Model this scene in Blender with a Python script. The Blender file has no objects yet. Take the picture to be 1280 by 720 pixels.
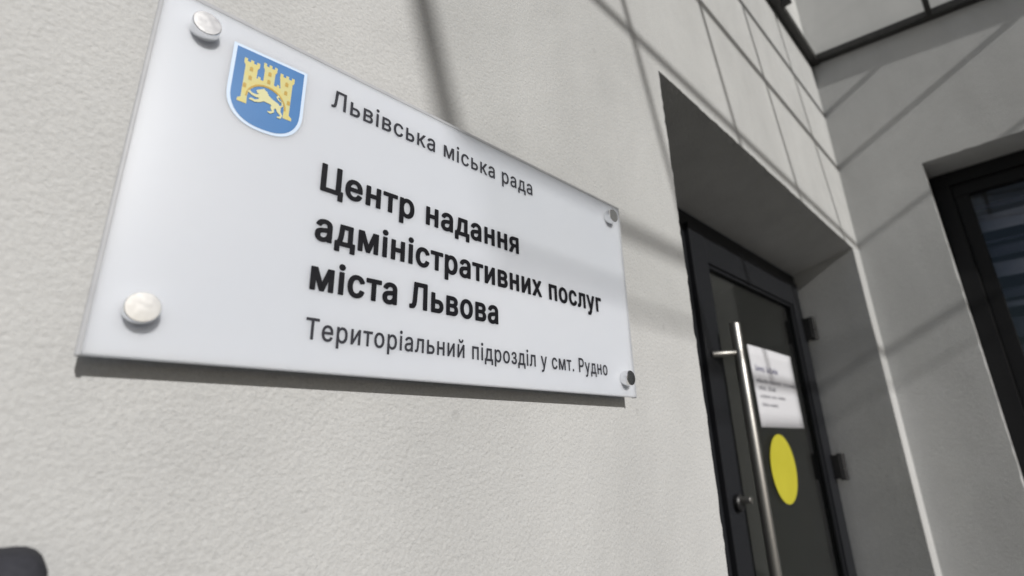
import bpy, bmesh, math, random
from mathutils import Vector, Matrix
from mathutils.geometry import tessellate_polygon, delaunay_2d_cdt

random.seed(7)
SC = bpy.context.scene
COL = SC.collection
S = 0.4            # metres per working unit (one unit = lens to wall distance)
CAMZ = 1.4         # camera height above the ground

def W(x, y, z):    # working units (origin at the lens) -> world metres
    return Vector((x * S, y * S, z * S + CAMZ))

# ------------------------------------------------------------------ camera
cd = bpy.data.cameras.new('camera')
cam = bpy.data.objects.new('camera', cd)
COL.objects.link(cam)
cd.sensor_width = 36.0
cd.lens = 623.34 / 1280 * 36.0
cd.clip_start = 0.01
cd.clip_end = 500
R = ((0.72423988, -0.19591995, -0.66112931),
     (-0.68914547, -0.23841701, -0.68427761),
     (-0.02356084, 0.95119541, -0.30768846))
cam.matrix_world = Matrix.Translation(W(0, 0, 0)) @ Matrix(R).to_4x4()
cd.dof.use_dof = True
cd.dof.focus_distance = 0.52
cd.dof.aperture_fstop = 4.0
SC.camera = cam

# ------------------------------------------------------------------ light
LDIR = Vector((0.355, 1.9, -1.0)).normalized()
wd = bpy.data.worlds.new('World')
SC.world = wd
wd.use_nodes = True
nt = wd.node_tree
sky = nt.nodes.new('ShaderNodeTexSky')
sky.sky_type = 'NISHITA'
sky.sun_disc = False
sky.sun_elevation = math.asin(-LDIR.z)
sky.sun_rotation = math.atan2(-LDIR.x, -LDIR.y)
sky.air_density = 1.0
sky.dust_density = 1.2
sky.ozone_density = 0.6
nt.links.new(sky.outputs[0], nt.nodes['Background'].inputs[0])
nt.nodes['Background'].inputs[1].default_value = 0.043
sd = bpy.data.lights.new('sun', 'SUN')
sd.energy = 3.3
sd.angle = math.radians(1.0)
sd.color = (1.0, 0.975, 0.94)
sun = bpy.data.objects.new('sun', sd)
COL.objects.link(sun)
sun.location = (-2, -6, 8)
sun.rotation_euler = LDIR.to_track_quat('-Z', 'Y').to_euler()
SC.view_settings.view_transform = 'Standard'
SC.view_settings.look = 'None'
SC.view_settings.exposure = 0.0
SC.view_settings.gamma = 1.0

# ------------------------------------------------------------------ helpers
def mat(name, col, rough=0.6, metal=0.0, **kw):
    m = bpy.data.materials.new(name)
    m.use_nodes = True
    b = m.node_tree.nodes['Principled BSDF']
    b.inputs['Base Color'].default_value = (*col, 1)
    b.inputs['Roughness'].default_value = rough
    b.inputs['Metallic'].default_value = metal
    for k, v in kw.items():
        b.inputs[k].default_value = v
    return m

def tex(m, kind, scale, **kw):
    t = m.node_tree
    n = t.nodes.new('ShaderNodeTex' + kind)
    n.inputs['Scale'].default_value = scale
    for k, v in kw.items():
        n.inputs[k].default_value = v
    c = next((q for q in t.nodes if q.type == 'TEX_COORD'), None) or t.nodes.new('ShaderNodeTexCoord')
    t.links.new(c.outputs['Object'], n.inputs['Vector'])
    return n

def mathn(m, op, a, b):
    t = m.node_tree
    n = t.nodes.new('ShaderNodeMath')
    n.operation = op
    for i, v in enumerate((a, b)):
        if isinstance(v, (int, float)):
            n.inputs[i].default_value = v
        else:
            t.links.new(v, n.inputs[i])
    return n.outputs[0]

def ramp(m, fac, stops):
    t = m.node_tree
    r = t.nodes.new('ShaderNodeValToRGB')
    e = r.color_ramp.elements
    e[0].position, e[0].color = stops[0][0], (*stops[0][1], 1)
    e[1].position, e[1].color = stops[-1][0], (*stops[-1][1], 1)
    for p, c in stops[1:-1]:
        q = e.new(p)
        q.color = (*c, 1)
    t.links.new(fac, r.inputs[0])
    return r.outputs[0]

def bump(m, height, strength, dist):
    t = m.node_tree
    n = t.nodes.new('ShaderNodeBump')
    n.inputs['Strength'].default_value = strength
    n.inputs['Distance'].default_value = dist
    t.links.new(height, n.inputs['Height'])
    t.links.new(n.outputs[0], t.nodes['Principled BSDF'].inputs['Normal'])

def base(m, sock, inp='Base Color'):
    m.node_tree.links.new(sock, m.node_tree.nodes['Principled BSDF'].inputs[inp])

def obj(name, bm, m, parent=None, bevel=0.0, smooth=False, seg=2):
    me = bpy.data.meshes.new(name)
    bmesh.ops.recalc_face_normals(bm, faces=bm.faces) if bm.faces and not bm.get('flat', False) else None
    bm.to_mesh(me)
    bm.free()
    o = bpy.data.objects.new(name, me)
    COL.objects.link(o)
    if m:
        me.materials.append(m)
    if parent:
        o.parent = parent
    if bevel:
        b = o.modifiers.new('bevel', 'BEVEL')
        b.width = bevel
        b.segments = seg
        b.limit_method = 'ANGLE'
        b.angle_limit = math.radians(40)
    if smooth:
        for p in me.polygons:
            p.use_smooth = True
    return o

class BM:   # thin wrapper collecting shapes, then linked as ONE object
    def __init__(self):
        self.b = bmesh.new()
    def box(self, a, c):
        x0, y0, z0 = a
        x1, y1, z1 = c
        v = [self.b.verts.new(p) for p in ((x0,y0,z0),(x1,y0,z0),(x1,y1,z0),(x0,y1,z0),(x0,y0,z1),(x1,y0,z1),(x1,y1,z1),(x0,y1,z1))]
        for f in ((0,3,2,1),(4,5,6,7),(0,1,5,4),(1,2,6,5),(2,3,7,6),(3,0,4,7)):
            self.b.faces.new([v[i] for i in f])
        return self
    def hexa(self, pts):    # 8 corners in box order
        v = [self.b.verts.new(p) for p in pts]
        for f in ((0,3,2,1),(4,5,6,7),(0,1,5,4),(1,2,6,5),(2,3,7,6),(3,0,4,7)):
            self.b.faces.new([v[i] for i in f])
        return self
    def quad(self, *pts):
        self.b.faces.new([self.b.verts.new(p) for p in pts])
        return self
    def tube(self, p0, p1, r, n=24, cap=True, r1=None):
        p0, p1 = Vector(p0), Vector(p1)
        d = (p1 - p0).normalized()
        u = d.orthogonal().normalized()
        w = d.cross(u)
        r1 = r if r1 is None else r1
        rings = []
        for p, rr in ((p0, r), (p1, r1)):
            rings.append([self.b.verts.new(p + (u * math.cos(2*math.pi*i/n) + w * math.sin(2*math.pi*i/n)) * rr) for i in range(n)])
        for i in range(n):
            self.b.faces.new((rings[0][i], rings[0][(i+1) % n], rings[1][(i+1) % n], rings[1][i]))
        if cap:
            self.b.faces.new(rings[0][::-1])
            self.b.faces.new(rings[1])
        return self
    def lathe(self, prof, origin, axis, n=40):   # prof: list of (r, h) along axis
        origin, d = Vector(origin), Vector(axis).normalized()
        u = d.orthogonal().normalized()
        w = d.cross(u)
        prev = None
        for r, h in prof:
            c = origin + d * h
            if r < 1e-7:
                ring = [self.b.verts.new(c)] * n
            else:
                ring = [self.b.verts.new(c + (u*math.cos(2*math.pi*i/n) + w*math.sin(2*math.pi*i/n))*r) for i in range(n)]
            if prev:
                for i in range(n):
                    q = []
                    for v in (prev[i], prev[(i+1) % n], ring[(i+1) % n], ring[i]):
                        if v not in q:
                            q.append(v)
                    if len(q) > 2:
                        self.b.faces.new(q)
            prev = ring
        return self
    def poly(self, loops, y, flip=False):   # flat polygon with holes in the local x-z plane at depth y, facing -y
        loops3 = [[Vector((p[0], p[1], 0)) for p in l] for l in loops]
        flat = [p for l in loops for p in l]
        vs = [self.b.verts.new((p[0], y, p[1])) for p in flat]
        for t in tessellate_polygon(loops3):
            a, b_, c = (flat[i] for i in t)
            ar = (b_[0]-a[0])*(c[1]-a[1]) - (b_[1]-a[1])*(c[0]-a[0])
            if abs(ar) < 1e-14:
                continue
            try:
                self.b.faces.new([vs[i] for i in (t if ar > 0 else t[::-1])])
            except ValueError:
                pass
        return self
    def build(self, name, m, parent=None, bevel=0.0, smooth=False, merge=0.0, keep=False, seg=2):
        if merge:
            bmesh.ops.remove_doubles(self.b, verts=self.b.verts, dist=merge)
        if not keep:
            bmesh.ops.recalc_face_normals(self.b, faces=self.b.faces)
        me = bpy.data.meshes.new(name)
        self.b.to_mesh(me)
        self.b.free()
        o = bpy.data.objects.new(name, me)
        COL.objects.link(o)
        me.materials.append(m)
        if parent:
            o.parent = parent
        if bevel:
            q = o.modifiers.new('bevel', 'BEVEL')
            q.width = bevel
            q.segments = seg
            q.limit_method = 'ANGLE'
            q.angle_limit = math.radians(35)
        if smooth:
            for p in me.polygons:
                p.use_smooth = True
        return o

def thing(name, label, cat, loc=(0, 0, 0), group=None, mw=None):
    o = bpy.data.objects.new(name, None)
    COL.objects.link(o)
    o.empty_display_size = 0.05
    if mw:
        o.matrix_world = mw
    else:
        o.location = loc
    o['label'] = label
    o['category'] = cat
    if group:
        o['group'] = group
    return o

# ------------------------------------------------------------------ materials
def plaster(name, col):
    m = mat(name, col, 0.92)
    n1 = tex(m, 'Noise', 260, Detail=4.0, Roughness=0.65)
    n2 = tex(m, 'Noise', 70, Detail=3.0)
    v = tex(m, 'Voronoi', 210, Randomness=1.0)
    pit = tex(m, 'Voronoi', 75, Randomness=1.0)
    h = mathn(m, 'ADD', mathn(m, 'MULTIPLY', n1.outputs[0], 1.0), mathn(m, 'MULTIPLY', n2.outputs[0], 0.35))
    h = mathn(m, 'SUBTRACT', h, mathn(m, 'MULTIPLY', v.outputs[0], 0.3))
    pk = mathn(m, 'MINIMUM', mathn(m, 'MULTIPLY', pit.outputs[0], 5.0), 1.0)
    h = mathn(m, 'ADD', h, mathn(m, 'MULTIPLY', pk, 0.3))
    bump(m, h, 0.68, 0.0023)
    st = tex(m, 'Noise', 2.6, Detail=7.0, Roughness=0.7, Distortion=0.6)
    sp = tex(m, 'Noise', 330, Detail=3.0)
    mp = m.node_tree.nodes.new('ShaderNodeMapping')
    mp.inputs['Scale'].default_value = (9.0, 9.0, 0.55)
    dr = m.node_tree.nodes.new('ShaderNodeTexNoise')
    dr.inputs['Scale'].default_value = 1.0
    dr.inputs['Detail'].default_value = 6.0
    m.node_tree.links.new(next(q for q in m.node_tree.nodes if q.type == 'TEX_COORD').outputs['Object'], mp.inputs['Vector'])
    m.node_tree.links.new(mp.outputs[0], dr.inputs['Vector'])
    f = mathn(m, 'ADD', mathn(m, 'MULTIPLY', st.outputs[0], 0.45), mathn(m, 'MULTIPLY', sp.outputs[0], 0.33))
    f = mathn(m, 'ADD', f, mathn(m, 'MULTIPLY', dr.outputs[0], 0.22))
    spot = tex(m, 'Voronoi', 26, Randomness=1.0)
    big = tex(m, 'Noise', 9, Detail=2.0)
    # sparse dark pores: only where the slow noise is high
    th = mathn(m, 'MULTIPLY', mathn(m, 'MAXIMUM', mathn(m, 'SUBTRACT', big.outputs[0], 0.52), 0.0), 0.9)
    pore = mathn(m, 'LESS_THAN', spot.outputs[0], th)
    f = mathn(m, 'SUBTRACT', f, mathn(m, 'MULTIPLY', pore, 0.10))
    a = tuple(c * 0.80 for c in col)
    b = tuple(min(1, c * 1.08) for c in col)
    base(m, ramp(m, f, [(0.33, a), (0.64, b)]))
    return m

M = {}
M['plaster'] = plaster('plaster', (0.535, 0.537, 0.532))
M['frame'] = mat('anthracite_aluminium', (0.014, 0.015, 0.018), 0.5, 0.0, **{'Specular IOR Level': 0.22})
n = tex(M['frame'], 'Noise', 300, Detail=2.0)
base(M['frame'], ramp(M['frame'], n.outputs[0], [(0.3, (0.45,)*3), (0.7, (0.6,)*3)]), 'Roughness')
M['steel'] = mat('dark_painted_steel', (0.022, 0.021, 0.020), 0.5)
n = tex(M['steel'], 'Noise', 60, Detail=4.0)
base(M['steel'], ramp(M['steel'], n.outputs[0], [(0.3, (0.018, 0.017, 0.016)), (0.7, (0.03, 0.028, 0.026))]))
M['rubber'] = mat('black_plastic', (0.012, 0.012, 0.013), 0.45)
M['stainless'] = mat('brushed_stainless', (0.42, 0.41, 0.39), 0.22, 1.0)
n = tex(M['stainless'], 'Noise', 500, Detail=2.0)
base(M['stainless'], ramp(M['stainless'], n.outputs[0], [(0.3, (0.36,)*3), (0.7, (0.48,)*3)]), 'Roughness')
M['chrome'] = mat('satin_chrome', (0.86, 0.86, 0.86), 0.14, 1.0)
n = tex(M['chrome'], 'Noise', 260, Detail=4.0)
base(M['chrome'], ramp(M['chrome'], n.outputs[0], [(0.3, (0.20,)*3), (0.7, (0.235,)*3)]), 'Roughness')
M['acrylic'] = mat('white_acrylic', (0.60, 0.615, 0.655), 0.28)
M['acrylic'].node_tree.nodes['Principled BSDF'].inputs['Subsurface Weight'].default_value = 0.75
M['acrylic'].node_tree.nodes['Principled BSDF'].inputs['Subsurface Radius'].default_value = (1, 1, 1)
M['acrylic'].node_tree.nodes['Principled BSDF'].inputs['Subsurface Scale'].default_value = 0.022
n = tex(M['acrylic'], 'Noise', 5, Detail=4.0)
base(M['acrylic'], ramp(M['acrylic'], n.outputs[0], [(0.3, (0.63, 0.665, 0.735)), (0.7, (0.655, 0.685, 0.75))]))
M['ink'] = mat('black_ink', (0.010, 0.010, 0.013), 0.4, 0.0, **{'Specular IOR Level': 0.2})
M['grey_ink'] = mat('dark_grey_ink', (0.040, 0.041, 0.050), 0.4, 0.0, **{'Specular IOR Level': 0.2})
for k in ('ink', 'grey_ink'):
    n = tex(M[k], 'Noise', 200)
    base(M[k], ramp(M[k], n.outputs[0], [(0.3, (0.30,)*3), (0.7, (0.42,)*3)]), 'Roughness')
M['halo'] = mat('pale_blue_print', (0.62, 0.74, 0.90), 0.35)
M['blue'] = mat('blue_print', (0.055, 0.17, 0.42), 0.35)
n = tex(M['blue'], 'Noise', 30, Detail=3.0)
base(M['blue'], ramp(M['blue'], n.outputs[0], [(0.3, (0.060, 0.185, 0.43)), (0.7, (0.072, 0.215, 0.49))]))
M['gold'] = mat('yellow_print', (0.62, 0.55, 0.20), 0.35)
n = tex(M['gold'], 'Noise', 120, Detail=2.0)
base(M['gold'], ramp(M['gold'], n.outputs[0], [(0.35, (0.66, 0.56, 0.19)), (0.65, (0.60, 0.58, 0.28))]))
M['pale_gold'] = mat('pale_yellow_print', (0.66, 0.64, 0.36), 0.35)
M['orange'] = mat('ochre_print', (0.50, 0.33, 0.07), 0.35)
M['paper'] = mat('white_paper', (0.72, 0.72, 0.76), 0.7)
n = tex(M['paper'], 'Noise', 14, Detail=4.0)
bump(M['paper'], n.outputs[0], 0.3, 0.004)
M['paper_ink'] = mat('printer_ink', (0.10, 0.10, 0.13), 0.6)
M['blue_ink'] = mat('bluish_printer_ink', (0.09, 0.09, 0.20), 0.6)
M['yellow'] = mat('yellow_vinyl', (0.80, 0.70, 0.035), 0.4)
n = tex(M['yellow'], 'Noise', 12, Detail=3.0)
base(M['yellow'], ramp(M['yellow'], n.outputs[0], [(0.3, (0.49, 0.445, 0.028)), (0.7, (0.53, 0.485, 0.036))]))
M['room'] = mat('room_paint', (0.20, 0.20, 0.19), 0.8)
n = tex(M['room'], 'Noise', 2)
base(M['room'], ramp(M['room'], n.outputs[0], [(0.3, (0.38, 0.38, 0.365)), (0.7, (0.46, 0.46, 0.44))]))

def glass(name, tint, refl=1.0, white=0.0):
    m = bpy.data.materials.new(name)
    m.use_nodes = True
    t = m.node_tree
    t.nodes.clear()
    out = t.nodes.new('ShaderNodeOutputMaterial')
    tr = t.nodes.new('ShaderNodeBsdfTransparent')
    tr.inputs[0].default_value = (*tint, 1)
    gl = t.nodes.new('ShaderNodeBsdfGlossy')
    gl.inputs['Roughness'].default_value = 0.015
    ge = t.nodes.new('ShaderNodeNewGeometry')
    dt = t.nodes.new('ShaderNodeVectorMath')
    dt.operation = 'DOT_PRODUCT'
    t.links.new(ge.outputs['Incoming'], dt.inputs[0])
    t.links.new(ge.outputs['Normal'], dt.inputs[1])
    def mth(op, a, b=0.0):
        q = t.nodes.new('ShaderNodeMath')
        q.operation = op
        for i, v in enumerate((a, b)):
            if isinstance(v, (int, float)):
                q.inputs[i].default_value = v
            else:
                t.links.new(v, q.inputs[i])
        return q.outputs[0]
    # Schlick reflectance, the same from both sides of the sheet
    f5 = mth('POWER', mth('SUBTRACT', 1.0, mth('ABSOLUTE', dt.outputs['Value'])), 5.0)
    mu_out = mth('MULTIPLY', mth('ADD', 0.04, mth('MULTIPLY', f5, 0.96)), refl)
    src = tr
    if white:
        tl = t.nodes.new('ShaderNodeBsdfTranslucent')
        co = t.nodes.new('ShaderNodeTexCoord')
        no = t.nodes.new('ShaderNodeTexNoise')
        no.inputs['Scale'].default_value = 3.0
        no.inputs['Detail'].default_value = 5.0
        rp = t.nodes.new('ShaderNodeValToRGB')
        rp.color_ramp.elements[0].position = 0.3
        rp.color_ramp.elements[1].position = 0.7
        rp.color_ramp.elements[0].color = (0.74, 0.73, 0.70, 1)
        rp.color_ramp.elements[1].color = (0.84, 0.83, 0.80, 1)
        t.links.new(co.outputs['Object'], no.inputs['Vector'])
        t.links.new(no.outputs[0], rp.inputs[0])
        t.links.new(rp.outputs[0], tl.inputs[0])
        mx = t.nodes.new('ShaderNodeMixShader')
        mx.inputs[0].default_value = white
        t.links.new(tr.outputs[0], mx.inputs[1])
        t.links.new(tl.outputs[0], mx.inputs[2])
        src = mx
    m2 = t.nodes.new('ShaderNodeMixShader')
    t.links.new(mu_out, m2.inputs[0])
    t.links.new(src.outputs[0], m2.inputs[1])
    t.links.new(gl.outputs[0], m2.inputs[2])
    t.links.new(m2.outputs[0], out.inputs[0])
    return m
M['door_glass'] = glass('door_glass', (0.85, 0.86, 0.84))
M['window_glass'] = glass('window_glass', (0.86, 0.87, 0.89), 1.5)
M['canopy_glass'] = glass('canopy_polycarbonate', (0.985, 0.988, 0.985), 0.5, 0.035)

# ------------------------------------------------------------------ ground
gm = mat('paving', (0.30, 0.29, 0.27), 0.9)
br = gm.node_tree.nodes.new('ShaderNodeTexBrick')
br.inputs['Scale'].default_value = 2.5
br.inputs['Color1'].default_value = (0.13, 0.128, 0.125, 1)
br.inputs['Color2'].default_value = (0.10, 0.098, 0.096, 1)
br.inputs['Mortar'].default_value = (0.06, 0.058, 0.056, 1)
br.inputs['Mortar Size'].default_value = 0.012
nz = tex(gm, 'Noise', 40, Detail=5.0)
gm.node_tree.links.new(next(q for q in gm.node_tree.nodes if q.type == 'TEX_COORD').outputs['Object'], br.inputs['Vector'])
base(gm, br.outputs[0])
bump(gm, nz.outputs[0], 0.3, 0.01)
g = BM().quad((-150, -150, 0), (150, -150, 0), (150, 150, 0), (-150, 150, 0)).build('ground', gm)
g['kind'] = 'structure'
g['label'] = 'grey paved forecourt'

# ------------------------------------------------------------------ building
GZ = -CAMZ / S                     # ground level in working units
TOPZ = 10.6
XC, YC = 6.15, 1.0                 # inside corner of the two walls
bld = thing('building', 'off white rendered building with recessed anthracite door and projecting side wall', 'building', W(XC, YC, GZ))
bld_inv = Matrix.Translation(-W(XC, YC, GZ))
def B(x, y, z):
    return W(x, y, z) - W(XC, YC, GZ)

# front wall with door recess
dx0, dx1, dz = 2.083, 5.87, 1.893          # opening in the wall face
bx0, bx1, bz, by = 2.09, 5.93, 1.765, 1.62  # opening at the back of the recess
w = BM()
G0 = GZ - 0.02
w.quad(B(-16, 1, G0), B(dx0, 1, G0), B(dx0, 1, dz), B(-16, 1, dz))
w.quad(B(-16, 1, dz), B(dx0, 1, dz), B(dx0, 1, TOPZ), B(-16, 1, TOPZ))
w.quad(B(dx0, 1, dz), B(dx1, 1, dz), B(dx1, 1, TOPZ), B(dx0, 1, TOPZ))
w.quad(B(dx1, 1, dz), B(XC, 1, dz), B(XC, 1, TOPZ), B(dx1, 1, TOPZ))
w.quad(B(dx1, 1, G0), B(XC, 1, G0), B(XC, 1, dz), B(dx1, 1, dz))
k_ = 0.035
a0, a1 = (dx0 + (bx0 - dx0) * k_ / (by - 1)), (dx1 + (bx1 - dx1) * k_ / (by - 1))
az = dz + (bz - dz) * k_ / (by - 1)
ay = 1 + k_
for q_ in (((dx1, 1, G0), (dx1, 1, dz), (a1, ay, az), (a1, ay, G0)), ((a1, ay, G0), (a1, ay, az), (bx1, by, bz), (bx1, by, G0)),
           ((dx0, 1, G0), (dx0, 1, dz), (a0, ay, az), (a0, ay, G0)), ((a0, ay, G0), (a0, ay, az), (bx0, by, bz), (bx0, by, G0)),
           ((dx0, 1, dz), (dx1, 1, dz), (a1, ay, az), (a0, ay, az)), ((a0, ay, az), (a1, ay, az), (bx1, by, bz), (bx0, by, bz))):
    w.quad(*[B(*p_) for p_ in q_])
# outer return at the far left, and top
w.quad(B(-16, 1, G0), B(-16, 1, TOPZ), B(-16, 12, TOPZ), B(-16, 12, G0))
def rough_edge(bm, p, q, cuts, axis, amp, inner=None):
    """break an arris into short pieces and let the render coat wander along one axis"""
    bmesh.ops.remove_doubles(bm, verts=bm.verts, dist=1e-5)
    p, q = Vector(p), Vector(q)
    hit = [e for e in bm.edges if (min((e.verts[0].co - p).length, (e.verts[0].co - q).length) < 1e-4
                                   and min((e.verts[1].co - p).length, (e.verts[1].co - q).length) < 1e-4)]
    if inner:
        p2, q2 = Vector(inner[0]), Vector(inner[1])
        hit += [e for e in bm.edges if (min((e.verts[0].co - p2).length, (e.verts[0].co - q2).length) < 1e-4
                                        and min((e.verts[1].co - p2).length, (e.verts[1].co - q2).length) < 1e-4)]
    ret = bmesh.ops.subdivide_edges(bm, edges=hit, cuts=cuts, use_grid_fill=True)
    prev = 0.0
    vs = sorted({v for v in ret['geom_inner'] if isinstance(v, bmesh.types.BMVert) and abs((v.co - p).dot((q - p).normalized()) ** 2 - (v.co - p).length_squared) < 1e-7}, key=lambda v: (v.co - p).length)
    for v in vs:
        prev = prev * 0.45 + random.gauss(0, amp)
        v.co[axis] += max(-2.2 * amp, min(2.2 * amp, prev))
rough_edge(w.b, B(dx0, 1, G0), B(dx0, 1, dz), 200, 0, 0.0013, (B(a0, ay, G0), B(a0, ay, az)))
rough_edge(w.b, B(dx0, 1, dz), B(dx1, 1, dz), 130, 2, 0.0009, (B(a0, ay, az), B(a1, ay, az)))
rough_edge(w.b, B(dx1, 1, G0), B(dx1, 1, dz), 150, 0, 0.00008, (B(a1, ay, G0), B(a1, ay, az)))
o = w.build('front_wall', M['plaster'], bld, merge=1e-6)

# projecting side wall with its window recess
wy0, wy1, wz0, wz1, wd_ = -2.9, 0.297, -1.15, 2.68, 0.50   # window opening, reveal depth
ye = -9.0
w = BM()
w.quad(B(XC, 1, G0), B(XC, wy1, G0), B(XC, wy1, wz0), B(XC, 1, wz0))
w.quad(B(XC, 1, wz0), B(XC, wy1, wz0), B(XC, wy1, wz1), B(XC, 1, wz1))
w.quad(B(XC, 1, wz1), B(XC, wy1, wz1), B(XC, wy1, TOPZ), B(XC, 1, TOPZ))
w.quad(B(XC, wy1, wz1), B(XC, wy0, wz1), B(XC, wy0, TOPZ), B(XC, wy1, TOPZ))
w.quad(B(XC, wy1, G0), B(XC, wy0, G0), B(XC, wy0, wz0), B(XC, wy1, wz0))
w.quad(B(XC, wy0, G0), B(XC, ye, G0), B(XC, ye, wz0), B(XC, wy0, wz0))
w.quad(B(XC, wy0, wz0), B(XC, ye, wz0), B(XC, ye, wz1), B(XC, wy0, wz1))
w.quad(B(XC, wy0, wz1), B(XC, ye, wz1), B(XC, ye, TOPZ), B(XC, wy0, TOPZ))
xr = XC + wd_
jy = wy1 + 0.012
xa = XC + 0.03
ja, za = wy1 + 0.012 * 0.06, wz1 - 0.02 * 0.06
w.quad(B(XC, wy1, wz0), B(XC, wy1, wz1), B(xa, ja, za), B(xa, ja, wz0))
w.quad(B(xa, ja, wz0), B(xa, ja, za), B(xr, jy, wz1 - 0.02), B(xr, jy, wz0))
w.quad(B(XC, wy0, wz0), B(XC, wy0, wz1), B(xr, wy0, wz1 - 0.02), B(xr, wy0, wz0))
w.quad(B(XC, wy1, wz1), B(XC, wy0, wz1), B(xa, wy0, za), B(xa, ja, za))
w.quad(B(xa, ja, za), B(xa, wy0, za), B(xr, wy0, wz1 - 0.02), B(xr, jy, wz1 - 0.02))
w.quad(B(XC, wy1, wz0), B(XC, wy0, wz0), B(xr, wy0, wz0), B(xr, jy, wz0))
w.quad(B(XC, ye, G0), B(XC, ye, TOPZ), B(16, ye, TOPZ), B(16, ye, G0))
w.quad(B(16, ye, G0), B(16, ye, TOPZ), B(16, 12, TOPZ), B(16, 12, G0))
rough_edge(w.b, B(XC, wy1, wz0), B(XC, wy1, wz1), 120, 1, 0.0009, (B(xa, ja, wz0), B(xa, ja, za)))
rough_edge(w.b, B(XC, wy1, wz1), B(XC, wy0, wz1), 100, 2, 0.0009, (B(xa, ja, za), B(xa, wy0, za)))
o = w.build('side_wall', M['plaster'], bld, merge=1e-6)

# flat roof
rm_ = mat('roof_sheet', (0.16, 0.16, 0.16), 0.7)
n = tex(rm_, 'Noise', 8, Detail=4.0)
base(rm_, ramp(rm_, n.outputs[0], [(0.3, (0.13,)*3), (0.7, (0.2,)*3)]))
r_ = BM()
r_.box(B(-16.1, 0.9, TOPZ + 0.005), B(XC - 0.11, 12.1, TOPZ + 0.15))
r_.box(B(XC - 0.105, ye - 0.1, TOPZ + 0.005), B(16.1, 12.1, TOPZ + 0.15))
r_.build('roof', rm_, bld, bevel=0.003)

# rooms behind the glass (inside faces of closed boxes, open towards the glazing)
def room(name, x0, x1, y0, y1, z0, z1, openside):
    q = BM()
    P = lambda x, y, z: B(x, y, z)
    if openside != 'y0':
        q.quad(P(x0,y0,z0), P(x1,y0,z0), P(x1,y0,z1), P(x0,y0,z1))
    q.quad(P(x0,y1,z0), P(x1,y1,z0), P(x1,y1,z1), P(x0,y1,z1))
    if openside != 'x0':
        q.quad(P(x0,y0,z0), P(x0,y1,z0), P(x0,y1,z1), P(x0,y0,z1))
    q.quad(P(x1,y0,z0), P(x1,y1,z0), P(x1,y1,z1), P(x1,y0,z1))
    q.quad(P(x0,y0,z0), P(x1,y0,z0), P(x1,y1,z0), P(x0,y1,z0))
    q.quad(P(x0,y0,z1), P(x1,y0,z1), P(x1,y1,z1), P(x0,y1,z1))
    return q.build(name, M['room'], bld)
room('hallway', bx0 - 0.005, bx1 + 0.005, by + 0.10, by + 9, GZ + 0.01, bz + 0.01, 'y0')
room('office_room', xr + 0.10, xr + 8, wy0 - 0.01, wy1 + 0.02, wz0 - 0.01, wz1 + 0.01, 'x0')

# ---- door (part of the building; frame, glass, handle ... are its sub-parts)
KD = 0.942
def BD(x, y, z):
    return B(x * KD, y * KD, z * KD)
bx0, bx1, bz, by = bx0 / KD, bx1 / KD, bz / KD, by / KD
fy = by - 0.005
fr_z1 = 1.868
d = BM()
zb = GZ / KD + 0.005
FW = 0.15
d.box(BD(bx0 + 0.002, fy, fr_z1 - FW), BD(bx1 - 0.004, fy + 0.16, fr_z1))                 # head
d.box(BD(bx0 + 0.002, fy, zb), BD(bx0 + FW, fy + 0.16, fr_z1 - FW - 0.001))             # left post
d.box(BD(bx1 - FW + 0.03, fy, zb), BD(bx1 - 0.004, fy + 0.16, fr_z1 - FW - 0.001))      # right post
d.box(BD(3.46, fy, zb), BD(3.63, fy + 0.16, fr_z1 - FW - 0.001))                          # mullion
d.box(BD(bx0 + FW + 0.001, fy + 0.01, zb), BD(3.459, fy + 0.15, zb + 0.22))               # side light bottom rail
door = d.build('door', M['frame'], bld, bevel=0.002)
ly = fy - 0.035                                                                          # leaf stands proud of its frame
lx0, lx1, lz1 = 3.645, bx1 - FW + 0.075, fr_z1 - FW + 0.03
gx0, gx1, gz1, gz0 = 3.925, lx1 - 0.25, 1.455, zb + 0.42
l = BM()
l.box(BD(lx0, ly, zb + 0.015), BD(gx0, ly + 0.13, lz1))
l.box(BD(gx1, ly, zb + 0.015), BD(lx1, ly + 0.13, lz1))
l.box(BD(gx0 + 0.001, ly + 0.002, gz1), BD(gx1 - 0.001, ly + 0.128, lz1 - 0.002))
l.box(BD(gx0 + 0.001, ly + 0.002, zb + 0.017), BD(gx1 - 0.001, ly + 0.128, gz0))
# glazing beads
l.box(BD(gx0 + 0.001, ly + 0.02, gz0 + 0.001), BD(gx0 + 0.03, ly + 0.045, gz1 - 0.001))
l.box(BD(gx1 - 0.03, ly + 0.02, gz0 + 0.001), BD(gx1 - 0.001, ly + 0.045, gz1 - 0.001))
l.box(BD(gx0 + 0.031, ly + 0.02, gz1 - 0.03), BD(gx1 - 0.031, ly + 0.045, gz1 - 0.001))
l.box(BD(gx0 + 0.031, ly + 0.02, gz0 + 0.001), BD(gx1 - 0.031, ly + 0.045, gz0 + 0.03))
l.build('leaf_frame', M['frame'], door, bevel=0.0015)
GY = ly + 0.05                                                                            # outer face of the pane
BM().box(BD(gx0 + 0.002, GY, gz0 + 0.002), BD(gx1 - 0.002, GY + 0.02, gz1 - 0.002)).build('glass_pane', M['door_glass'], door)
BM().box(BD(bx0 + FW + 0.003, fy + 0.07, zb + 0.223), BD(3.457, fy + 0.09, fr_z1 - FW - 0.003)).build('glass_pane', M['door_glass'], door)
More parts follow.
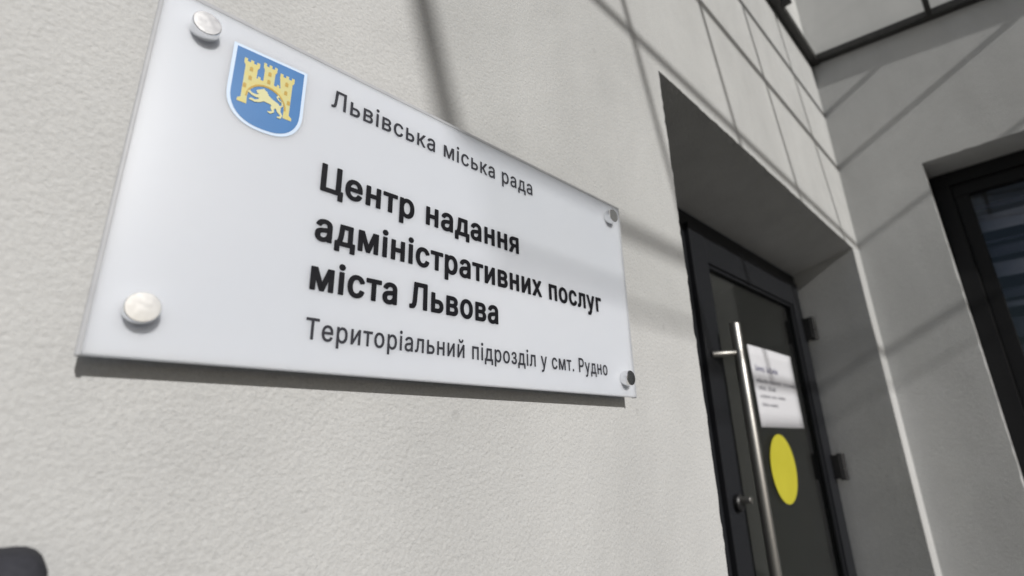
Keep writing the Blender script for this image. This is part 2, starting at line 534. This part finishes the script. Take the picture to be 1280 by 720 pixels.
# pull handle
hy = 1.54
hx = 3.90
hb = 3.735
h = BM()
def rod(bm, p, q, r, n=28):
    p, q = Vector(p), Vector(q)
    L_ = (q - p).length
    bm.lathe([(0, 0), (r * 0.86, 0), (r, r * 0.14), (r, L_ - r * 0.14), (r * 0.86, L_), (0, L_)], p, q - p, n)
rod(h, BD(hx, hy, -1.75), BD(hx, hy, 0.90), 0.037 * S)
for hz in (0.665, -1.5):
    rod(h, BD(hx - 0.01, hy + 0.012, hz), BD(hb, ly + 0.004, hz - 0.01), 0.024 * S)
h.build('handle', M['stainless'], door, smooth=False).modifiers.new('bevel', 'BEVEL').width = 0.0004
for p in door.children:
    if p.name.startswith('handle'):
        for f in p.data.polygons:
            f.use_smooth = len(f.vertices) == 4
# lock cylinder with oval rose
k = BM()
k.lathe([(0, 0), (0.05*S, 0), (0.055*S, -0.008*S), (0.055*S, -0.03*S), (0.045*S, -0.04*S), (0, -0.04*S)], BD(3.775, ly, -0.397), (0, 1, 0), 28)
k.build('lock_rose', M['rubber'], door, smooth=False)
k = BM()
k.lathe([(0, 0), (0.022*S, 0), (0.022*S, -0.06*S), (0.018*S, -0.066*S), (0, -0.066*S)], BD(3.775, ly - 0.04, -0.375), (0, 1, 0), 24)
k.box(BD(3.768, ly - 0.112, -0.40), BD(3.782, ly - 0.107, -0.35))
k.build('lock_cylinder', M['stainless'], door)
# hinges on the leaf's right edge
for hz in (1.215, -0.24, -2.6):
    q = BM()
    hx_ = lx1 + 0.005
    q.box(BD(hx_ - 0.085, ly - 0.075, hz - 0.125), BD(hx_ - 0.012, ly - 0.001, hz + 0.105))
    q.box(BD(hx_ - 0.005, ly - 0.06, hz - 0.10), BD(hx_ + 0.07, fy - 0.001, hz + 0.085))
    q.tube(BD(hx_ - 0.008, ly - 0.075, hz - 0.14), BD(hx_ - 0.008, ly - 0.075, hz - 0.03), 0.034 * S, 20)
    q.tube(BD(hx_ - 0.008, ly - 0.075, hz - 0.025), BD(hx_ - 0.008, ly - 0.075, hz + 0.12), 0.034 * S, 20)
    q.build('hinge', M['rubber'], door, bevel=0.001)

# ---- window in the side wall
fx = xr - 0.004
M['window_frame'] = mat('black_aluminium', (0.007, 0.007, 0.008), 0.5, 0.0, **{'Specular IOR Level': 0.25})
n = tex(M['window_frame'], 'Noise', 300, Detail=2.0)
base(M['window_frame'], ramp(M['window_frame'], n.outputs[0], [(0.3, (0.45,)*3), (0.7, (0.6,)*3)]), 'Roughness')
wf = BM()
FO = 0.19
def ring(bm, x0, x1, y0, y1, z0, z1, t):
    bm.box(B(x0, y0, z1 - t), B(x1, y1, z1))
    bm.box(B(x0, y0, z0), B(x1, y1, z0 + t))
    bm.box(B(x0, y0, z0 + t + 0.001), B(x1, y0 + t, z1 - t - 0.001))
    bm.box(B(x0, y1 - t, z0 + t + 0.001), B(x1, y1, z1 - t - 0.001))
win = BM()
ring(win, fx - 0.10, fx + 0.08, wy0 + 0.003, wy1 + 0.004, wz0 + 0.003, wz1 - 0.024, 0.14)
ym = (wy0 + wy1) / 2
win.box(B(fx - 0.098, ym - 0.07, wz0 + 0.145), B(fx + 0.078, ym + 0.07, wz1 - 0.166))
window = win.build('window', M['window_frame'], bld, bevel=0.002)
for a, b_ in ((wy0 + 0.145, ym - 0.072), (ym + 0.072, wy1 - 0.138)):
    s_ = BM()
    ring(s_, fx - 0.06, fx + 0.05, a, b_, wz0 + 0.146, wz1 - 0.168, 0.12)
    s_.build('sash', M['window_frame'], window, bevel=0.002)
    BM().box(B(fx + 0.0, a + 0.122, wz0 + 0.27), B(fx + 0.015, b_ - 0.122, wz1 - 0.292)).build('glass_pane', M['window_glass'], window)
refl_m = mat('pale_reflection_tone', (0.42, 0.43, 0.50), 0.8)  # coloured slats behind the glass imitate the reflections in the pane
n = tex(refl_m, 'Noise', 9, Detail=3.0)
base(refl_m, ramp(refl_m, n.outputs[0], [(0.3, (0.34, 0.345, 0.40)), (0.7, (0.46, 0.465, 0.51))]))
q = BM()
q2 = BM()
zz = wz1 - 0.36
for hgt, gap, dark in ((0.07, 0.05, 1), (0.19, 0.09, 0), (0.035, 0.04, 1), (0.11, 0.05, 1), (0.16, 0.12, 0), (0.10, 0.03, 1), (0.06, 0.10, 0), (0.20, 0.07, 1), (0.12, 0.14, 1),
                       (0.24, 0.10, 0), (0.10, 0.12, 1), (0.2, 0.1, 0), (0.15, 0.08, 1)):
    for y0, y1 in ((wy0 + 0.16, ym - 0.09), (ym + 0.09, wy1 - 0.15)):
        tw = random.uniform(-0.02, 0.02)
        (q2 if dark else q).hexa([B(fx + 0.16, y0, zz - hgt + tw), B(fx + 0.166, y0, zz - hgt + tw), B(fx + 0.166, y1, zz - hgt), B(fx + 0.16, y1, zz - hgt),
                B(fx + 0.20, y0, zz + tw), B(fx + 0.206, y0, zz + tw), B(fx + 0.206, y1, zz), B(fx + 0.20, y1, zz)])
    zz -= hgt + gap
dk = mat('dark_reflection_tone', (0.22, 0.23, 0.30), 0.8)  # darker bands of the same painted reflection
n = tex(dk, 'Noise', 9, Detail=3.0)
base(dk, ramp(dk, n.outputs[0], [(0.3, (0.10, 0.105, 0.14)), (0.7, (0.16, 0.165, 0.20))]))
q2.build('reflection_slats', dk, window)
q.build('reflection_slats', refl_m, window)
BM().box(B(XC - 0.10, wy0 - 0.05, wz0 + 0.003), B(fx - 0.103, wy1 - 0.004, wz0 + 0.03)).build('sill', M['window_frame'], window, bevel=0.001)

# ------------------------------------------------------------------ canopy
SL = 0.13
CZ = 4.44                        # top of steel at the wall
def cz(u):
    return CZ - SL * u
can = thing('canopy', 'flat canopy of pale translucent sheets on dark steel bars above the door', 'canopy', W(XC, YC, CZ))
def C_(x, u, dz):                # x, distance out from the wall, height above the steel top
    return W(x, YC - u, cz(u) + dz) - W(XC, YC, CZ)
def cbar(name, x0, x1, u0, u1, h0, h1=0.0, bev=0.002):
    q = BM().hexa([C_(x0, u0, h0), C_(x1, u0, h0), C_(x1, u1, h0), C_(x0, u1, h0),
                   C_(x0, u0, h1), C_(x1, u0, h1), C_(x1, u1, h1), C_(x0, u1, h1)])
    return q.build(name, M['steel'], can, bevel=bev)
UF = 5.98
UR = 5.44
cbar('wall_beam', -0.30, XC - 0.003, 0.003, 0.085, -0.10)
cbar('side_beam', XC - 0.095, XC - 0.004, 0.086, UR, -0.085)
cbar('edge_rafter', -0.31, -0.235, 0.086, UR, -0.035)
RX = (1.16, 2.41, 3.60, 4.88)
for x in RX:
    cbar('rafter', x - 0.022, x + 0.022, 0.087, UR, -0.030)
for u, wv, hv in ((1.12, 0.05, 0.05), (2.20, 0.05, 0.05), (3.66, 0.05, 0.035)):
    cbar('purlin', -0.233, XC - 0.098, u - wv / 2, u + wv / 2, -0.033 - hv, -0.033)
cbar('front_beam', -0.31, XC - 0.004, UR + 0.002, UR + 0.05, -0.045)
cbar('front_trim', -0.27, XC - 0.03, UF + 0.02, UF + 0.045, -0.012, 0.003)
for x in (4.90,):
    q = BM().box(C_(x - 0.03, 0.087, -0.11), C_(x + 0.03, 0.17, -0.032))
    q.build('bracket', M['steel'], can, bevel=0.002)
xs = [-0.28] + list(RX) + [XC - 0.02]
for a, b_ in zip(xs[:-1], xs[1:]):
    q = BM().hexa([C_(a + 0.004, 0.006, 0.004), C_(b_ - 0.004, 0.006, 0.004), C_(b_ - 0.004, UF + 0.05, 0.004), C_(a + 0.004, UF + 0.05, 0.004),
                   C_(a + 0.004, 0.006, 0.012), C_(b_ - 0.004, 0.006, 0.012), C_(b_ - 0.004, UF + 0.05, 0.012), C_(a + 0.004, UF + 0.05, 0.012)])
    # one sheet: keep only its lower face so that light crosses a single surface
    q.b.faces.ensure_lookup_table()
    q.build('roof_sheet', M['canopy_glass'], can)

# ------------------------------------------------------------------ wall plaque
PW, PH = 1.43944 * S, 0.69823 * S
ex = Vector((0.99996441, -0.00511606, 0.00670815)).normalized()
ez = Vector((-0.00670815, -0.00520365, 0.9999775))
ez = (ez - ex * ez.dot(ex)).normalized()
ey = ez.cross(ex)
org = W(0.04, 0.95, 0.14612)
mw = Matrix.Translation(org) @ Matrix((ex, ey, ez)).transposed().to_4x4()
pq = thing('wall_plaque', 'white acrylic plaque with blue crest and black lettering on four metal studs', 'sign', mw=mw)
PT = 0.008
BM().box((0, 0, 0), (PW, PT, PH)).build('panel', M['acrylic'], pq, bevel=0.0012, seg=3)

rim_m = mat('clear_acrylic_edge', (0.46, 0.47, 0.49), 0.2)
n = tex(rim_m, 'Noise', 40, Detail=3.0)
base(rim_m, ramp(rim_m, n.outputs[0], [(0.3, (0.42, 0.43, 0.455)), (0.7, (0.50, 0.51, 0.53))]))
q = BM()
t_ = 0.0028
q.box((-0.0012, -0.0003, PH - t_), (PW + 0.0012, PT - 0.0005, PH + 0.0012))
q.box((-0.0012, -0.0003, -0.0008), (t_ * 0.6, PT - 0.0005, PH - t_ - 0.0001))
q.box((PW - t_ * 0.6, -0.0003, -0.0008), (PW + 0.0012, PT - 0.0005, PH - t_ - 0.0001))
q.build('edge', rim_m, pq, bevel=0.0008)

def UV(u, v):
    return (u * PW, v * PH)

# studs: cap in front, barrel behind to the wall
for u, v in ((0.0505, 0.9060), (0.9490, 0.9120), (0.0435, 0.1080), (0.9570, 0.0830)):
    px_, pz_ = UV(u, v)
    q = BM()
    r = 0.0245 * S
    q.lathe([(0, 0.0001), (r, 0.0001), (r, -0.0094), (r*0.98, -0.0101), (r*0.94, -0.0105), (0, -0.0106)], (px_, 0, pz_), (0, 1, 0), 48)
    q.lathe([(r*0.8, PT - 0.0001), (r*0.8, PT + 0.0105)], (px_, 0, pz_), (0, 1, 0), 32)
    st = q.build('stud', M['chrome'], pq, smooth=True)
    e_ = st.modifiers.new('edge', 'EDGE_SPLIT')
    e_.split_angle = math.radians(22)

# lettering
def loops_of(text):
    c = bpy.data.curves.new('lettering_source', 'FONT')
    c.body = text
    c.fill_mode = 'NONE'
    c.space_character = 1.13
    c.resolution_u = 6
    o = bpy.data.objects.new('lettering_source', c)
    COL.objects.link(o)
    dg = bpy.context.evaluated_depsgraph_get()
    me = bpy.data.meshes.new_from_object(o.evaluated_get(dg))
    pts = [(v.co.x, v.co.y) for v in me.vertices]
    nb = {}
    for e in me.edges:
        a, b = e.vertices
        nb.setdefault(a, []).append(b)
        nb.setdefault(b, []).append(a)
    seen, out = set(), []
    for s in range(len(pts)):
        if s in seen or s not in nb:
            continue
        loop, prev, cur = [], None, s
        while cur not in seen:
            seen.add(cur)
            loop.append(cur)
            nx = [k for k in nb[cur] if k != prev and k not in seen]
            if not nx:
                break
            prev, cur = cur, nx[0]
        # keep edge direction given by the mesh
        l = [pts[i] for i in loop]
        fwd = sum(1 for e in me.edges if False)
        out.append((l, loop))
    dirs = {}
    for e in me.edges:
        dirs[(e.vertices[0], e.vertices[1])] = 1
    res = []
    for l, idx in out:
        n_ = len(idx)
        f = sum(1 for i in range(n_) if (idx[i], idx[(i+1) % n_]) in dirs)
        b = sum(1 for i in range(n_) if (idx[(i+1) % n_], idx[i]) in dirs)
        if b > f:
            l = l[::-1]
        res.append(l)
    bpy.data.objects.remove(o)
    bpy.data.meshes.remove(me)
    bpy.data.curves.remove(c)
    return res

def area(l):
    return 0.5 * sum(l[i-1][0]*l[i][1] - l[i][0]*l[i-1][1] for i in range(len(l)))

def inside(p, l):
    c = False
    for i in range(len(l)):
        a, b = l[i-1], l[i]
        if (a[1] > p[1]) != (b[1] > p[1]) and p[0] < (b[0]-a[0])*(p[1]-a[1])/(b[1]-a[1]) + a[0]:
            c = not c
    return c

def clean(l, eps=1e-4):
    r = []
    for p in l:
        if not r or math.hypot(p[0]-r[-1][0], p[1]-r[-1][1]) > eps:
            r.append(p)
    if math.hypot(r[0][0]-r[-1][0], r[0][1]-r[-1][1]) < eps:
        r.pop()
    return r

CAP = 0.727
def lettering(text, u0, u1, vbase, vcap, m, fat, yoff=-0.0004):
    raw = [clean(l) for l in loops_of(text)]
    big = max(raw, key=lambda l: abs(area(l)))
    sg = 1 if area(big) > 0 else -1
    raw = [l if sg > 0 else l[::-1] for l in raw]       # outers are ccw now, holes cw
    x0 = min(p[0] for l in raw for p in l)
    x1 = max(p[0] for l in raw for p in l)
    sx = (u1 - u0) * PW / (x1 - x0)
    sz = (vcap - vbase) * PH / CAP
    bm = BM()
    T = lambda l: [((p[0]-x0)*sx + u0*PW, p[1]*sz + vbase*PH) for p in l]
    loops = [T(l) for l in raw]
    K = 1000.0 / PH
    vs, es = [], []
    for l in loops:
        k0 = len(vs)
        vs += [Vector((p[0]*K, p[1]*K)) for p in l]
        es += [(k0 + i, k0 + (i+1) % len(l)) for i in range(len(l))]
    cv, ce, cf, _, _, _ = delaunay_2d_cdt(vs, es, [], 0, 1e-5)
    bv = [bm.b.verts.new((p.x/K, yoff, p.y/K)) for p in cv]
    bb = [(l, min(p[0] for p in l), max(p[0] for p in l)) for l in loops]
    for f in cf:
        c = (sum(cv[i].x for i in f)/len(f)/K, sum(cv[i].y for i in f)/len(f)/K)
        wn = sum((1 if area(l) > 0 else -1) for l, xa, xb in bb if xa < c[0] < xb and inside(c, l))
        if wn != 0:
            ar = area([(cv[i].x, cv[i].y) for i in f])
            bm.b.faces.new([bv[i] for i in (f if ar > 0 else f[::-1])])
    loose = [v for v in bm.b.verts if not v.link_faces]
    for v in loose:
        bm.b.verts.remove(v)
    # heavier strokes: a narrow band along every outline edge, stacked in hair-thin layers
    ox, oz, lay = fat * sz, fat * sz * 0.75, 0
    for l in loops:
        for i in range(len(l)):
            p, q = l[i-1], l[i]
            dx, dz = q[0]-p[0], q[1]-p[1]
            d = math.hypot(dx, dz) or 1
            tx, tz = dx/d, dz/d
            e = 0.55
            lay = (lay + 1) % 7
            y = yoff - 0.00001 * (lay + 1)
            pts = []
            for s1, s2, c in ((-1, 1, p), (1, 1, q), (1, -1, q), (-1, -1, p)):
                pts.append((c[0] + (tx*s1*e - tz*s2)*ox, y, c[1] + (tz*s1*e + tx*s2)*oz))
            ar = area([(k[0], k[2]) for k in pts])
            bm.quad(*(pts if ar > 0 else pts[::-1]))
    ob = bm.build('lettering', m, pq, keep=True)
    return ob

lettering('Львівська міська рада', 0.2290, 0.6740, 0.846, 0.912, M['grey_ink'], 0.014)
lettering('Центр надання', 0.2258, 0.6265, 0.5465, 0.634, M['ink'], 0.034)
lettering('адміністративних послуг', 0.2248, 0.8880, 0.3850, 0.4720, M['ink'], 0.034)
lettering('міста Львова', 0.2248, 0.5680, 0.2335, 0.3205, M['ink'], 0.034)
lettering('Територіальний підрозділ у смт. Рудно', 0.2240, 0.8925, 0.0890, 0.1490, M['grey_ink'], 0.014)

# crest: shield, castle, lion, as flat printed layers
def shield(grow):
    u0, u1, vt, vs, vb = 0.0915 - grow, 0.1835 + grow, 0.914 + 2*grow, 0.765, 0.672 - 2*grow
    pts = [(u0, vt - 0.004), (u1, vt)]
    uc = (u0 + u1) / 2
    pts.append((u1, vs))
    for i in range(1, 20):
        a = math.pi * i / 20
        cx = math.cos(a)
        sxn = math.sin(a)
        pts.append((uc + (u1 - uc) * (abs(cx) ** 0.82) * (1 if cx > 0 else -1), vs - (vs - vb) * sxn ** 0.9))
    pts.append((u0, vs))
    return [UV(*p) for p in pts][::-1]
sh = BM().poly([shield(0.0045)], -0.0003).build('crest', M['halo'], pq, keep=True)
BM().poly([shield(0.0)], -0.0005).build('shield_field', M['blue'], sh, keep=True)

E_U0, E_U1, E_V0, E_V1 = 0.1005, 0.1725, 0.733, 0.892
def E(s, t):
    return UV(E_U0 + (E_U1 - E_U0) * s, E_V0 + (E_V1 - E_V0) * t)
def tower(c, wd2, top):
    hw = wd2 / 2
    fl = hw * 1.28
    p = []
    p += [(c - fl, top - 0.10), (c - fl, top)]
    for k_ in range(2):
        a = c - fl + (2*fl) * (k_*2 + 1) / 5
        b_ = c - fl + (2*fl) * (k_*2 + 2) / 5
        p += [(a, top), (a, top - 0.055), (b_, top - 0.055), (b_, top)]
    p += [(c + fl, top), (c + fl, top - 0.10), (c + hw, top - 0.15)]
    return p, hw
tl, hw1 = tower(0.165, 0.22, 0.93)
tm, hw2 = tower(0.50, 0.20, 1.0)
tr_, hw3 = tower(0.835, 0.22, 0.93)
out = [(0.0, 0.0), (0.0, 0.06), (0.055, 0.10), (0.055, 0.78)] + tl + [(0.275, 0.60)]
out += [(0.30, 0.60), (0.30, 0.65), (0.345, 0.65), (0.345, 0.60), (0.40, 0.60), (0.40, 0.85)] + tm + [(0.60, 0.60), (0.655, 0.60), (0.655, 0.65), (0.70, 0.65), (0.70, 0.60), (0.725, 0.60)]
out += tr_ + [(0.945, 0.10), (1.0, 0.06), (1.0, 0.0), (0.835, 0.0), (0.835, 0.06)]
# gate arch
for i in range(0, 13):
    a = math.pi * i / 12
    out.append((0.5 + 0.34 * math.cos(a), 0.16 + 0.33 * math.sin(a)))
out += [(0.165, 0.06), (0.165, 0.0)]
BM().poly([[E(*p) for p in out][::-1]], -0.0007).build('castle', M['gold'], sh, keep=True)
# arch edge and window slits
q = BM()
arch = [(0.5 + 0.375 * math.cos(math.pi*i/14), 0.16 + 0.37 * math.sin(math.pi*i/14)) for i in range(15)]
arch += [(0.5 + 0.345 * math.cos(math.pi*i/14), 0.16 + 0.335 * math.sin(math.pi*i/14)) for i in range(14, -1, -1)]
q.poly([[E(*p) for p in arch][::-1]], -0.00085)
for c_, t_ in ((0.165, 0.74), (0.165, 0.55), (0.50, 0.80), (0.50, 0.63), (0.835, 0.74), (0.835, 0.55), (0.09, 0.36), (0.91, 0.36)):
    q.poly([[E(c_ - 0.03, t_ - 0.045), E(c_ - 0.03, t_ + 0.03), E(c_, t_ + 0.05), E(c_ + 0.03, t_ + 0.03), E(c_ + 0.03, t_ - 0.045)][::-1]], -0.00085)
q.build('castle_openings', M['orange'], sh, keep=True)
# striding lion
ln = BM()
lc = [0]
def stroke(pts, wds):
    """tapered ribbon through the points"""
    L_, R_ = [], []
    for i, p in enumerate(pts):
        a = pts[max(i-1, 0)]
        b = pts[min(i+1, len(pts)-1)]
        dx, dz = b[0]-a[0], (b[1]-a[1])
        d = math.hypot(dx, dz) or 1
        nx, nz = -dz/d, dx/d
        L_.append((p[0]+nx*wds[i], p[1]+nz*wds[i]))
        R_.append((p[0]-nx*wds[i], p[1]-nz*wds[i]))
    lc[0] += 1
    loop = [E(*p) for p in L_ + R_[::-1]]
    if area(loop) < 0:
        loop = loop[::-1]
    ln.poly([loop], -0.0009 - 0.000012 * lc[0])
def blob(cx, cz_, rx, rz, n=14, jag=0.0):
    lc[0] += 1
    ln.poly([[E(cx + rx*math.cos(2*math.pi*i/n)*(1 + jag*(i % 2)), cz_ + rz*math.sin(2*math.pi*i/n)*(1 + jag*(i % 2))) for i in range(n)]], -0.0009 - 0.000012 * lc[0])
stroke([(0.40, 0.26), (0.50, 0.27), (0.60, 0.235), (0.69, 0.20), (0.75, 0.15)], [0.075, 0.085, 0.06, 0.065, 0.05])     # body
blob(0.435, 0.335, 0.085, 0.085, 22, 0.16)                                                                              # mane
stroke([(0.41, 0.36), (0.355, 0.345), (0.315, 0.325)], [0.055, 0.040, 0.026])                                           # head and muzzle
stroke([(0.42, 0.405), (0.435, 0.445)], [0.022, 0.006])                                                                 # ear
stroke([(0.41, 0.27), (0.31, 0.235), (0.23, 0.245), (0.185, 0.275), (0.165, 0.255)], [0.045, 0.030, 0.022, 0.024, 0.012])  # raised foreleg
stroke([(0.43, 0.22), (0.37, 0.155), (0.30, 0.125), (0.235, 0.135), (0.205, 0.115)], [0.045, 0.030, 0.024, 0.024, 0.012])  # lower foreleg
stroke([(0.66, 0.19), (0.625, 0.11), (0.645, 0.045), (0.60, 0.01), (0.55, 0.01)], [0.05, 0.034, 0.022, 0.024, 0.012])      # hind leg
stroke([(0.73, 0.17), (0.75, 0.09), (0.805, 0.035), (0.785, -0.02), (0.73, -0.03)], [0.05, 0.034, 0.022, 0.024, 0.012])    # far hind leg
stroke([(0.75, 0.19), (0.80, 0.24), (0.79, 0.31), (0.725, 0.33), (0.69, 0.375), (0.72, 0.42)], [0.018, 0.014, 0.013, 0.013, 0.016, 0.026])  # tail
ln.build('lion', M['pale_gold'], sh, keep=True)

# ------------------------------------------------------------------ made-up box standing in for a shadow-like patch at the lower left corner
bx_m = mat('dark_patch_grey', (0.045, 0.046, 0.055), 0.85, 0.0, **{'Specular IOR Level': 0.15})
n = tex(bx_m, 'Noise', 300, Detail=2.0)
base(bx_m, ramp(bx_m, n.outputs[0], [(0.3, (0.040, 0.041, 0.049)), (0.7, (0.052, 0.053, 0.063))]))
cb = thing('stand_in_box', 'made-up dark grey box standing in for a shadow-like patch below the plaque, cut off at the lower left', 'stand-in box', W(-0.05, 1.0, -0.30))
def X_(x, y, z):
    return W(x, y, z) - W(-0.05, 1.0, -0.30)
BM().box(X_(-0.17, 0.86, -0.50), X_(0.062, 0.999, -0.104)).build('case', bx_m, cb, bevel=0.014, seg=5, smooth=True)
q = BM()  # invented ribs and disc on the made-up box
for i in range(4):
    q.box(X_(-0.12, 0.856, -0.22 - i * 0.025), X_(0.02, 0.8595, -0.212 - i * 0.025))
q.build('box_ribs', M['rubber'], cb, bevel=0.0005)
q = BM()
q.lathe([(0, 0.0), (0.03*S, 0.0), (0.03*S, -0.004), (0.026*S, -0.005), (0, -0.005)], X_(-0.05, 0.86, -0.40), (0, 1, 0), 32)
q.build('box_disc', M['stainless'], cb)

# ------------------------------------------------------------------ notice and sticker on the door glass
py = (GY - 0.006) * KD
nx0, nx1, nz0, nz1 = 4.575 * KD, 5.645 * KD, 0.130 * KD, 0.846 * KD
ntc = thing('paper_notice', 'white printed sheet taped to the door glass beside the pull handle', 'notice', W(nx0, py, nz0))
def N_(x, z, dy=0.0):
    return W(nx0 + x, py - dy, nz0 + z) - W(nx0, py, nz0)
q = BM()
NX, NZ_ = nx1 - nx0, nz1 - nz0
cells = 8
grid = [[q.b.verts.new(N_(NX*i/cells, NZ_*j/cells, 0.002 + 0.003*math.sin(i*0.9 + j*0.6)*(0.3 + abs(j/cells - 0.5)))) for j in range(cells+1)] for i in range(cells+1)]
for i in range(cells):
    for j in range(cells):
        q.b.faces.new((grid[i][j], grid[i+1][j], grid[i+1][j+1], grid[i][j+1]))
o = q.build('sheet', M['paper'], ntc, smooth=True, keep=True)
sm = o.modifiers.new('thick', 'SOLIDIFY')
sm.thickness = 0.0006
sm.offset = -1
def word(zc, hgt, x0, x1, m):
    q = BM()
    x = x0
    y = 0.0075
    z0 = zc - hgt * 0.5
    def bar(ax, bx, az, bz_):
        q.quad(N_(ax, az, y), N_(bx, az, y), N_(bx, bz_, y), N_(ax, bz_, y))
    while x < x1 - 0.005:
        cw = hgt * random.uniform(0.5, 0.8)
        sw = cw * 0.2
        a = hgt * random.choice((0.7, 0.7, 0.95))
        kind = random.randrange(3)
        bar(x, x + sw, z0, z0 + a)
        if kind != 1:
            bar(x + cw - sw, x + cw, z0, z0 + hgt * 0.7)
        zz0 = (0.30, 0.58, 0.0)[kind]
        bar(x + sw, x + cw - sw, z0 + hgt * zz0, z0 + hgt * (zz0 + 0.12))
        if kind == 1:
            bar(x + sw, x + cw, z0, z0 + hgt * 0.12)
        x += cw + hgt * 0.18
    q.build('print_word', m, ntc, keep=True)
for zc, hgt, spans, mk in ((0.490, 0.055, ((0.08, 0.28), (0.32, 0.55)), 'blue_ink'),
                           (0.385, 0.038, ((0.06, 0.30), (0.34, 0.62), (0.66, 0.98)), 'paper_ink'),
                           (0.325, 0.038, ((0.08, 0.24), (0.28, 0.46)), 'paper_ink'),
                           (0.255, 0.028, ((0.08, 0.30), (0.33, 0.45), (0.48, 0.66)), 'paper_ink'),
                           (0.185, 0.028, ((0.09, 0.24), (0.27, 0.44)), 'paper_ink')):
    for x0, x1 in spans:
        word(zc, hgt, x0, x1, M[mk])

yc, zc, rr = (4.93, -0.217), None, 0.288 * KD
st = BM()
c0 = W(4.925 * KD, py, -0.217 * KD)
st.lathe([(0, 0.0), (rr*S, 0.0), (rr*S, -0.0008), (0, -0.0008)], (0, 0, 0), (0, 1, 0), 72)
o = st.build('round_sticker', M['yellow'])
o.location = c0
o['label'] = 'plain yellow round sticker on the door glass below the notice'
o['category'] = 'sticker'
